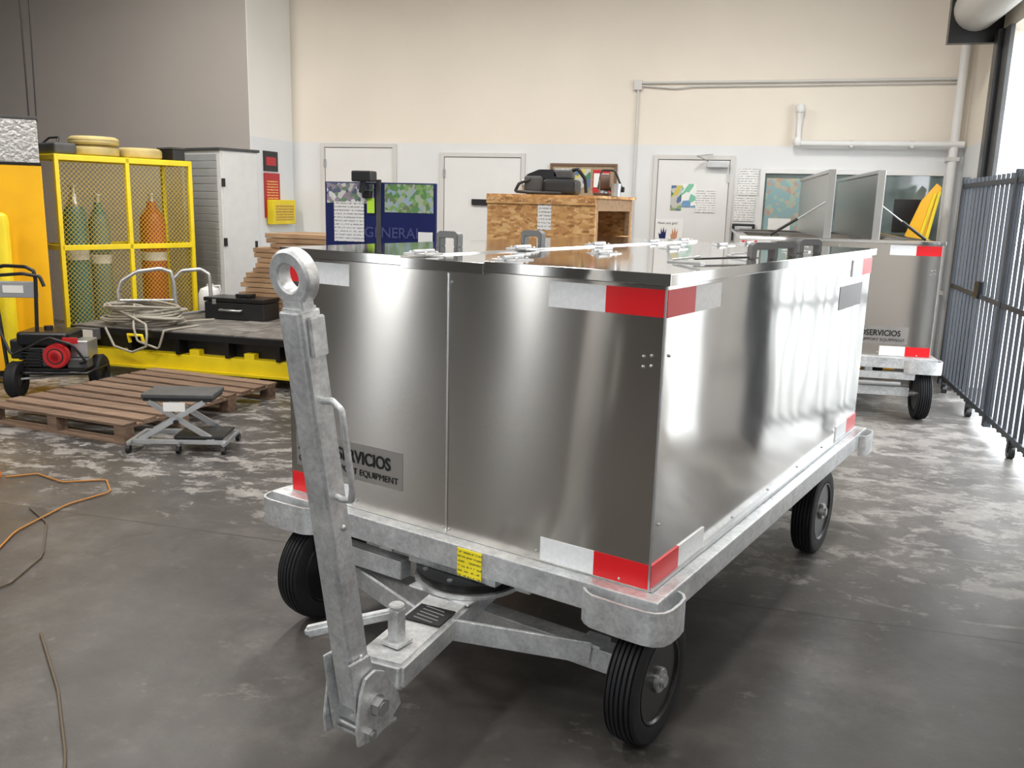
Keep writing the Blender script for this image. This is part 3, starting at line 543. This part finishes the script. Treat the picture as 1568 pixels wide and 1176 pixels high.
# loading platform
e=group('loading_platform',(0,0,0)); zt=.456
for k,(x0,x1,y0,y1) in enumerate(((-6.02,-5.2,6.7,7.75),(-5.19,-4.35,6.7,7.75),(-4.34,-3.5,6.7,7.75),(-5.5,-4.5,7.76,8.6),(-4.49,-3.5,7.76,8.6))): box(f'deck_{k}',(x0,y0,zt-.05),(x1,y1,zt),DECK,e,.006)
box('edge_front',(-6.03,6.675,zt-.07),(-3.49,6.70,zt-.01),BLKMETAL,e,.004)
box('skirt',(-5.95,6.80,.25),(-3.52,6.84,zt-.05),BLACK,e); box('skirt_back',(-5.4,8.5,.0),(-3.52,8.55,zt-.05),BLACK,e)
box('beam_front',(-6.0,6.70,.11),(-3.5,6.80,.25),YEL,e,.008); box('beam_lip',(-6.0,6.66,.10),(-3.5,6.70,.125),YEL,e,.004)
for k,x in enumerate((-5.9,-4.75,-4.2,-3.62)): box(f'foot_{k}',(x-.05,6.71,0),(x+.05,6.79,.3),YEL,e,.006)
for k,x in enumerate((-5.3,-3.6)): box(f'leg_back_{k}',(x-.05,8.4,0),(x+.05,8.48,zt-.05),YEL,e)
for k,x in enumerate((-5.4,-4.9,-4.4,-3.9)): box(f'bracket_{k}',(x-.02,6.68,.25),(x+.02,6.80,.39),BLKMETAL,e)
for k,(x,y) in enumerate(((-4.95,6.82),(-4.55,6.95),(-4.0,6.85),(-3.8,7.3),(-4.7,7.4))): box(f'access_plate_{k}',(x,y,zt),(x+.28,y+.16,zt+.004),mat('plate_worn',(.26,.25,.235),.5,.3,var=.2),e,.001)
box('control_box',(-5.95,6.62,.34),(-5.7,6.675,.44),mat('ctl',(.12,.12,.13),.4),e,.005); box('label',(-5.86,6.615,.355),(-5.74,6.62,.425),PAPER,e)
tube('yellow_clamp',[(-5.36,6.64,.34),(-5.36,6.62,.41),(-5.22,6.62,.41),(-5.22,6.64,.34)],.016,YEL,e,False)
e=group('lumber_stack',(-4.95,7.85,zt+.001)); z=0; random.seed(2); k=0
while z<.84:
    h=.05; x0=(0 if z<.42 else (.12 if z<.66 else .28))+random.uniform(-.03,.03)
    for j in range(4):
        k+=1; box(f'board_{k}',(x0+random.uniform(-.03,.03),j*.15,z),(1.15,j*.15+.14,z+h-.006),WOOD,e,.003)
    z+=h
e=group('equipment_case',(-5.20,7.54,zt+.001)); box('case',(0,0,0),(.66,.29,.17),BLACK,e,.015); box('case_lid',(-.005,-.005,.175),(.665,.295,.215),BLKMETAL,e,.01); tube('handle',[(.2,-.005,.10),(.2,-.05,.10),(.42,-.05,.10),(.42,-.005,.10)],.01,GREY,e,smooth=False); box('latch',(.1,-.012,.15),(.14,-.003,.20),GREY,e)
box('gauge',(.30,.08,.215),(.46,.2,.25),BLKMETAL,e,.008)
e=group('tubular_hand_truck',(-5.75,7.02,zt)); 
tube('loop_1',[(0,0,0.02),(-.02,.0,.28),(0,.03,.38),(.12,.10,.47),(.30,.22,.50),(.38,.26,.47),(.40,.27,.35),(.42,.27,.02)],.019,GREY,e)
tube('loop_2',[(.18,.55,0.02),(.18,.55,.36),(.25,.60,.45),(.42,.68,.47),(.50,.70,.42),(.51,.70,.2),(.52,.70,0.02)],.019,GREY,e)
tube('cross_1',[(-.0,.0,.06),(.18,.55,.06)],.016,GREY,e,False); tube('cross_2',[(.42,.27,.06),(.52,.70,.06)],.016,GREY,e,False); tube('cross_3',[(-.0,.0,.2),(.41,.27,.2)],.014,GREY,e,False)
pts=[]
for k in range(0,190):
    t=k*.42; r=.27+.06*math.sin(k*.37)+.03*math.sin(k*1.3); pts.append((-5.45+r*1.25*math.cos(t)+.03*math.sin(k*.11),6.98+r*.80*math.sin(t),zt+.02+.0009*k+.012*math.sin(k*.9)))
pts+=[(-5.2,6.66,zt+.05),(-5.15,6.60,.42),(-5.15,6.58,.32),(-5.3,6.58,.26),(-5.5,6.6,.30),(-5.6,6.62,.46)]
e=group('hose_coil',(0,0,0)); tube('hose',pts,.011,HOSE,e,res=3)
tube('hose_loose',[(-5.0,7.4,zt+.02),(-5.1,7.1,zt+.03),(-5.5,6.9,zt+.2),(-5.3,6.62,zt+.02),(-5.25,6.6,.36),(-5.05,6.62,.30),(-5.0,6.64,zt+.01),(-4.9,7.0,zt+.015)],.010,HOSE,e)
e=group('plastic_jug',(-5.38,7.92,zt+.001)); lathe('jug',[(0,0),(.11,0),(.12,.02),(.12,.20),(.10,.25),(.035,.28),(.035,.30),(0,.30)],CLEARP,e); tube('jug_handle',[(.03,0,.28),(.11,0,.29),(.12,0,.24),(.10,0,.19)],.01,CLEARP,e)
e=group('yellow_machine_cabinet',(-6.14,6.60,0),math.radians(43)); box('body',(-1.15,0,.05),(0,.40,1.87),ORG,e,.01); box('door_gap',(-.60,-.004,.15),(-.59,.0,1.8),BLACK,e); box('base',(-1.13,.02,0),(-.02,.38,.05),BLKMETAL,e)
box('plate_top',(-1.15,.0,1.89),(-.01,.39,2.26),DIAM,e,.006); box('plate_rim',(-1.16,-.01,2.26),(0,.40,2.28),DKGREY,e,.003); box('plate_base',(-1.155,-.005,1.87),(0,.395,1.89),BLKMETAL,e)
e=group('yellow_bollard',(-6.23,6.19,0)); lathe('post',[(0,0),(.066,0),(.066,1.40),(.056,1.44),(.03,1.46),(0,1.465)],YEL,e); cyl('base_plate',(0,0,0),(0,0,.012),.12,BLKMETAL,e)
e=group('hanging_cord'); tube('cord_a',[(-6.30,6.7,4.9),(-6.24,6.62,3.6),(-6.21,6.58,2.29)],.007,BLACK,e); tube('cord_b',[(-6.22,6.72,4.9),(-6.18,6.66,3.6),(-6.17,6.62,2.29)],.006,BLACK,e)
pl=group('wood_pallet',(-3.97,4.80,0),math.radians(-7)); PW,PL=1.32,1.62
for k,y in enumerate((0,.52,1.04,1.53)): box(f'bottom_{k}',(-PW,y,0),(0,y+.09,.018),PALW,pl,.002)
for k,x in enumerate((-PW,-PW/2-.045,-.09)):
    for j,y in enumerate((0,.52,1.04,1.53)): box(f'block_{k}{j}',(x,y,.018),(x+.09,y+.09,.10),PALW,pl,.003)
    box(f'stringer_{k}',(x,0,.10),(x+.09,PL,.118),PALW,pl,.002)
for k in range(10): y=k*.170; box(f'slat_{k}',(-PW,y,.118),(0,y+.115+.01*(k%3),.136),PALW,pl,.002)
# low rolling scissor stool
e=group('mechanic_creeper_stool',(-3.58,4.90,0),.30)
box('top_pad',(-.22,-.13,.355),(.24,.14,.385),DKGREY,e,.01); box('top_frame',(-.21,-.12,.335),(.23,.13,.355),BLKMETAL,e,.004)
box('paper',(-.08,-.128,.27),(.06,-.122,.33),PAPER,e)
for y in (-.13,.13):
    for x0,x1,n in ((-.24,.18,'a'),(.24,-.18,'b')): beam(f'leg_{n}{int(y*100)}',(x0,y,.08),(x1,y*.85,.335),.018,.036,GREY,e,.003)
    beam(f'rail_{int(y*100)}',(-.30,y,.07),(.32,y,.07),.025,.03,GREY,e,.003); cyl(f'pivot_{int(y*100)}',(0,y-.02,.205),(0,y+.02,.205),.014,BLKMETAL,e,12)
for x in (-.30,.31): beam(f'cross_{int(x*100)}',(x,-.17,.065),(x,.17,.065),.03,.025,GREY,e,.003)
box('low_pad',(-.02,-.14,.088),(.30,.14,.11),BLACK,e,.008)
for k,(x,y) in enumerate(((-.30,-.17),(-.30,.17),(.31,-.17),(.31,.17),(.02,-.17))): cyl(f'caster_{k}',(x-.012,y,.026),(x+.012,y,.026),.026,BLKMETAL,e,16); cyl(f'stem_{k}',(x,y,.03),(x,y,.07),.008,GREY,e,8)
# pressure washer
e=group('pressure_washer',(-5.60,5.96,0),math.radians(20))
def smallwheel(nm,x,y,r,w):
    lathe(nm,[(r*.45,-w/2),(r*.9,-w/2),(r,-w*.3),(r*.985,0),(r,w*.3),(r*.9,w/2),(r*.45,w/2),(r*.42,0),(r*.45,-w/2)],RUBBER,e,'X',32,loc=(x,y,r)); cyl(nm+'_rim',(x-w*.35,y,r),(x+w*.35,y,r),r*.46,BLKMETAL,e)
smallwheel('wheel_l',-.18,-.24,.150,.085); smallwheel('wheel_r',.33,.14,.150,.085)
cyl('axle',(-.18,-.24,.15),(.33,.14,.15),.012,GREY,e,10)
box('base_frame',(-.20,-.20,.20),(.34,.18,.235),BLKMETAL,e,.006); tube('frame_loop',[(-.24,-.22,.20),(.36,-.22,.20),(.38,.20,.20),(-.24,.20,.20),(-.24,-.22,.20)],.014,BLKMETAL,e,False)
box('engine_block',(-.14,-.16,.235),(.18,.14,.40),DKGREY,e,.02); box('fuel_tank',(-.19,-.18,.41),(.22,.15,.53),BLKMETAL,e,.035); cyl('tank_cap',(0,0,.53),(0,0,.56),.035,BLACK,e)
for k in range(6): box(f'fin_{k}',(-.17,-.19,.25+k*.026),(.0,.14,.262+k*.026),BLACK,e,.002)
cyl('recoil_housing',(.13,-.16,.34),(.13,-.23,.34),.10,REDP,e,32,bev=.010); cyl('recoil_grill',(.13,-.23,.34),(.13,-.235,.34),.065,BLACK,e)
for k in range(3): lathe(f'recoil_ring_{k}',[(.05-.015*k,-.002),(.055-.015*k,0),(.05-.015*k,.002)],REDP,e,loc=(.13,-.236,.34)).rotation_euler=(math.pi/2,0,0)
box('muffler',(.20,-.10,.31),(.34,.12,.45),GREY,e,.012); box('pump',(.20,-.18,.235),(.36,-.06,.31),DKGREY,e,.01); box('air_filter',(-.26,-.14,.30),(-.15,.06,.46),BLACK,e,.02); box('red_badge',(.18,-.20,.44),(.30,-.185,.49),REDP,e,.004)
tube('hose_black',[(.28,-.15,.27),(.38,-.25,.30),(.30,-.30,.45),(.10,-.26,.50),(-.20,-.25,.35),(-.30,-.20,.55)],.011,BLACK,e)
tube('handle',[(-.33,-.05,.20),(-.36,-.04,.55),(-.40,-.02,.95),(-.37,-.02,1.03),(-.30,-.03,1.05),(-.10,-.10,1.05),(-.03,-.12,1.02),(-.02,-.12,.95),(-.05,-.10,.55),(-.08,-.08,.20)],.015,BLACK,e)
box('panel',(-.38,-.12,.80),(-.03,-.06,.93),mat('panel_grey',(.30,.31,.33),.4),e,.01); box('panel_label',(-.28,-.125,.84),(-.12,-.12,.90),PAPER,e)
tube('trigger_gun',[(-.36,-.08,1.0),(-.30,-.12,.98),(-.10,-.16,1.0),(.03,-.16,.98),(.06,-.16,.9)],.014,BLACK,e)
# blue tool cabinet
e=group('blue_tool_cabinet',(-3.30,5.95,0),0)
box('body',(0,0,.16),(.95,.55,1.28),BLUE,e,.01); box('back_panel',(.07,.35,1.28),(.98,.38,1.78),BLUE,e,.006)
for k in range(5): box(f'drawer_{k}',(.03,-.012,.20+k*.21),(.92,0,.39+k*.21),BLUE,e,.006); box(f'pull_{k}',(.15,-.03,.36+k*.21),(.80,-.012,.375+k*.21),GREY,e)
for k,(x,y) in enumerate(((.08,.08),(.87,.08),(.08,.47),(.87,.47))): cyl(f'caster_{k}',(x-.02,y,.065),(x+.02,y,.065),.065,RUBBER,e); box(f'fork_{k}',(x-.03,y-.03,.07),(x+.03,y+.03,.16),BLKMETAL,e)
box('divider',(.50,.34,1.29),(.54,.351,1.80),DKGREY,e)
box('photo_strip_l',(.09,.342,1.62),(.48,.35,1.77),picture_mat('collage1',[(.1,.12,.2),(.6,.6,.58),(.15,.25,.15),(.3,.25,.3),(.7,.7,.7)],30),e)
box('photo_strip_r',(.57,.342,1.56),(.96,.35,1.77),picture_mat('collage2',[(.1,.25,.08),(.35,.42,.3),(.2,.35,.12),(.3,.4,.5),(.15,.2,.1)],34),e)
box('sheet',(.15,.338,1.33),(.40,.342,1.63),PRINT,e); box('tag',(.43,.33,1.55),(.49,.335,1.66),mat('green_tag',(.5,.8,.05),.5),e); box('tag2',(.85,.32,1.28),(.96,.335,1.42),PAPER,e)
text('maker_text','GENERAL',.11,(.40,.344,1.37),(math.pi/2,0,0),mat('text_grey',(.06,.07,.20),.4),e,bold=.001)
box('drill',(.36,.20,1.78),(.52,.32,1.86),BLACK,e,.015); tube('drill_handle',[(.44,.25,1.80),(.42,.25,1.70)],.02,BLACK,e,False); box('clock',(.40,.3,1.66),(.47,.345,1.72),BLACK,e,.01)
# OSB crate
e=group('osb_crate',(-2.005,6.58,0),-.20); cw,cd,chh=.89,.80,1.70
box('front',(0,0,0),(cw,.018,chh),OSB,e); box('top_board',(-.005,-.005,chh),(cw+.03,cd,chh+.02),OSB,e); box('left',(0,.018,0),(.018,cd,chh),OSB,e); box('back',(.018,cd-.018,0),(cw,cd,chh),OSB,e)
box('shelf',(.018,.018,1.20),(cw-.02,cd-.018,1.218),OSB,e); box('bottom',(.018,.018,.1),(cw-.02,cd-.018,.118),OSB,e)
for k,(y) in enumerate((.02,cd-.058)): box(f'corner_post_{k}',(cw-.04,y,0),(cw,y+.04,chh),WOOD,e,.002)
box('side_top_rail',(cw-.02,.06,chh-.09),(cw,cd-.058,chh),WOOD,e,.002); box('side_low',(cw-.012,.06,.0),(cw,cd-.058,1.42),OSB,e); box('front_batten',(.0,-.018,chh-.05),(cw,0,chh),OSB,e)
box('sheet',(.43,-.004,1.46),(.54,-.0005,1.66),PRINT,e)
rivets('screws',[(x,-.019,chh-.025) for x in (.05,.3,.55,.82)]+[(x,-.001,1.3) for x in (.05,.3,.55,.82)],None,.006,GREY,e)
e=group('engine_parts',(-1.55,6.80,1.722),.0)
box('block',(-.06,-.08,0),(.20,.16,.12),BLACK,e,.035); box('cover',(-.22,-.05,.0),(-.06,.12,.15),DKGREY,e,.04); cyl('pulley',(-.24,.03,.07),(-.22,.03,.07),.05,GREY,e); box('head',(.0,-.04,.12),(.16,.10,.19),DKGREY,e,.02); prism('shroud',[(-.20,.15),(-.10,.19),(.02,.19),(.06,.12),(-.2,.12)],'y',-.04,.10,BLKMETAL,e,.006)
tube('hose',[(.1,.05,.17),(.2,-.02,.20),(.26,.0,.12),(.27,.0,.02)],.014,BLACK,e); tube('hose2',[(-.15,-.03,.12),(-.24,-.10,.08),(-.27,-.10,.02),(-.1,-.12,.012),(.1,-.12,.012)],.012,BLACK,e)
e=group('steering_knuckle',(-1.14,6.74,1.722),.1); RST=mat('rust',(.10,.06,.045),.6,.4,var=.3)
cyl('flange',(0,0,.0),(0,0,.02),.075,RST,e); cyl('neck',(0,0,.02),(0,0,.12),.035,GREY,e); cyl('ring',(-.02,-.03,.10),(.05,-.03,.10),.06,RST,e); box('arm',(.05,-.04,.03),(.16,.02,.07),BLACK,e,.01); lathe('cup',[(0,0),(.035,0),(.04,.09),(.036,.09),(.03,.005)],GREY,e,loc=(.10,-.10,0)); tube('bail',[(-.04,.0,.05),(-.02,.02,.19),(.08,.02,.19),(.14,.0,.06)],.008,BLACK,e)
# leaning yellow ramp by fence
e=group('leaning_yellow_ramp',(1.72,10.05,0))
prism('panel',[(-.55,0),(-.18,0),(.08,1.92),(.03,1.96),(-.10,1.78),(-.30,1.2)],'y',0,.03,ORG,e,.004)
beam('rib',(-.36,-.015,.1),(.02,-.015,1.86),.03,.03,YEL,e); beam('rib2',(-.22,-.015,.1),(.06,-.015,1.88),.03,.03,YEL,e)
# floor cords
e=group('extension_cord'); tube('cord',[(-4.12,3.97,.008),(-4.0,4.08,.008),(-3.75,4.0,.008),(-3.55,4.12,.008),(-3.38,3.95,.008),(-3.45,3.7,.008),(-3.40,3.3,.008),(-3.25,3.0,.008),(-3.35,2.7,.008),(-3.7,2.6,.008)],.005,mat('cord_ochre',(.38,.16,.03),.6),e)
tube('cord_dark',[(-3.6,3.6,.007),(-3.35,3.45,.007),(-3.05,3.1,.007),(-2.95,2.8,.007),(-3.15,2.45,.007),(-3.4,2.4,.007)],.004,CORD,e)
tube('cord_near',[(-2.5,2.5,.007),(-2.15,2.2,.007),(-1.85,1.9,.007),(-1.62,1.6,.007),(-1.5,1.3,.007),(-1.5,1.0,.007)],.005,CORD,e)
e=group('power_strip',(-4.35,3.93,0),.1); box('body',(-.16,-.03,.0),(.10,.03,.035),BLACK,e,.008); box('plug',(.10,-.025,0),(.2,.025,.04),ORC,e,.008)
# ------------------------------------------------------------------ lights
def fill_fixture(name,x,y,power,z=4.6):  # unseen overhead fixtures added as fill light for the room
    g=group(name,(x,y,z)); box('housing',(-.15,-.62,.02),(.15,.62,.10),WHITE,g,.01); cyl('tube_1',(-.07,-.58,0),(-.07,.58,0),.016,WHT,g); cyl('tube_2',(.07,-.58,0),(.07,.58,0),.016,WHT,g)
    for k,xx in enumerate((-.12,.12)): cyl(f'rod_{k}',(xx,0,.1),(xx,0,HC-z),.005,GREY,g,8)
    l=bpy.data.lights.new(name+'_lamp','AREA'); l.shape='RECTANGLE'; l.size=.3; l.size_y=1.25; l.energy=power; l.color=(1,.96,.91); o=bpy.data.objects.new('lamp',l); C.objects.link(o); o.parent=g; o.location=(0,0,-.03)
for x in (-6,-3,0):
    for y,pw in ((-1.5,60),(2.5,105),(7.0,115)): fill_fixture('ceiling_fill',x,y,pw)
w=bpy.data.worlds.new('sky'); bpy.context.scene.world=w; w.use_nodes=True; bg=w.node_tree.nodes['Background']; bg.inputs[0].default_value=(.93,.97,1,1); bg.inputs[1].default_value=7.5
# ------------------------------------------------------------------ camera
phi=-.2631; pit=.2029; rol=.0259
def R(v): return Vector((v[0]*math.cos(phi)+v[1]*math.sin(phi), -v[0]*math.sin(phi)+v[1]*math.cos(phi), v[2]))
fw=Vector((0,math.cos(pit),-math.sin(pit))); r=Vector((1,0,0)); u=r.cross(fw)
r2=r*math.cos(rol)+u*math.sin(rol); u2=-r*math.sin(rol)+u*math.cos(rol)
fw,r2,u2=R(fw),R(r2),R(u2)
cd_=bpy.data.cameras.new('camera'); cam=bpy.data.objects.new('camera',cd_); C.objects.link(cam)
M=Matrix((r2,u2,-fw)).transposed().to_4x4(); M.translation=(0,0,1.65); cam.matrix_world=M
cd_.sensor_width=36; cd_.lens=1371.5/1600*36; cd_.clip_start=.05
bpy.context.scene.camera=cam
bpy.context.scene.view_settings.view_transform='Standard'
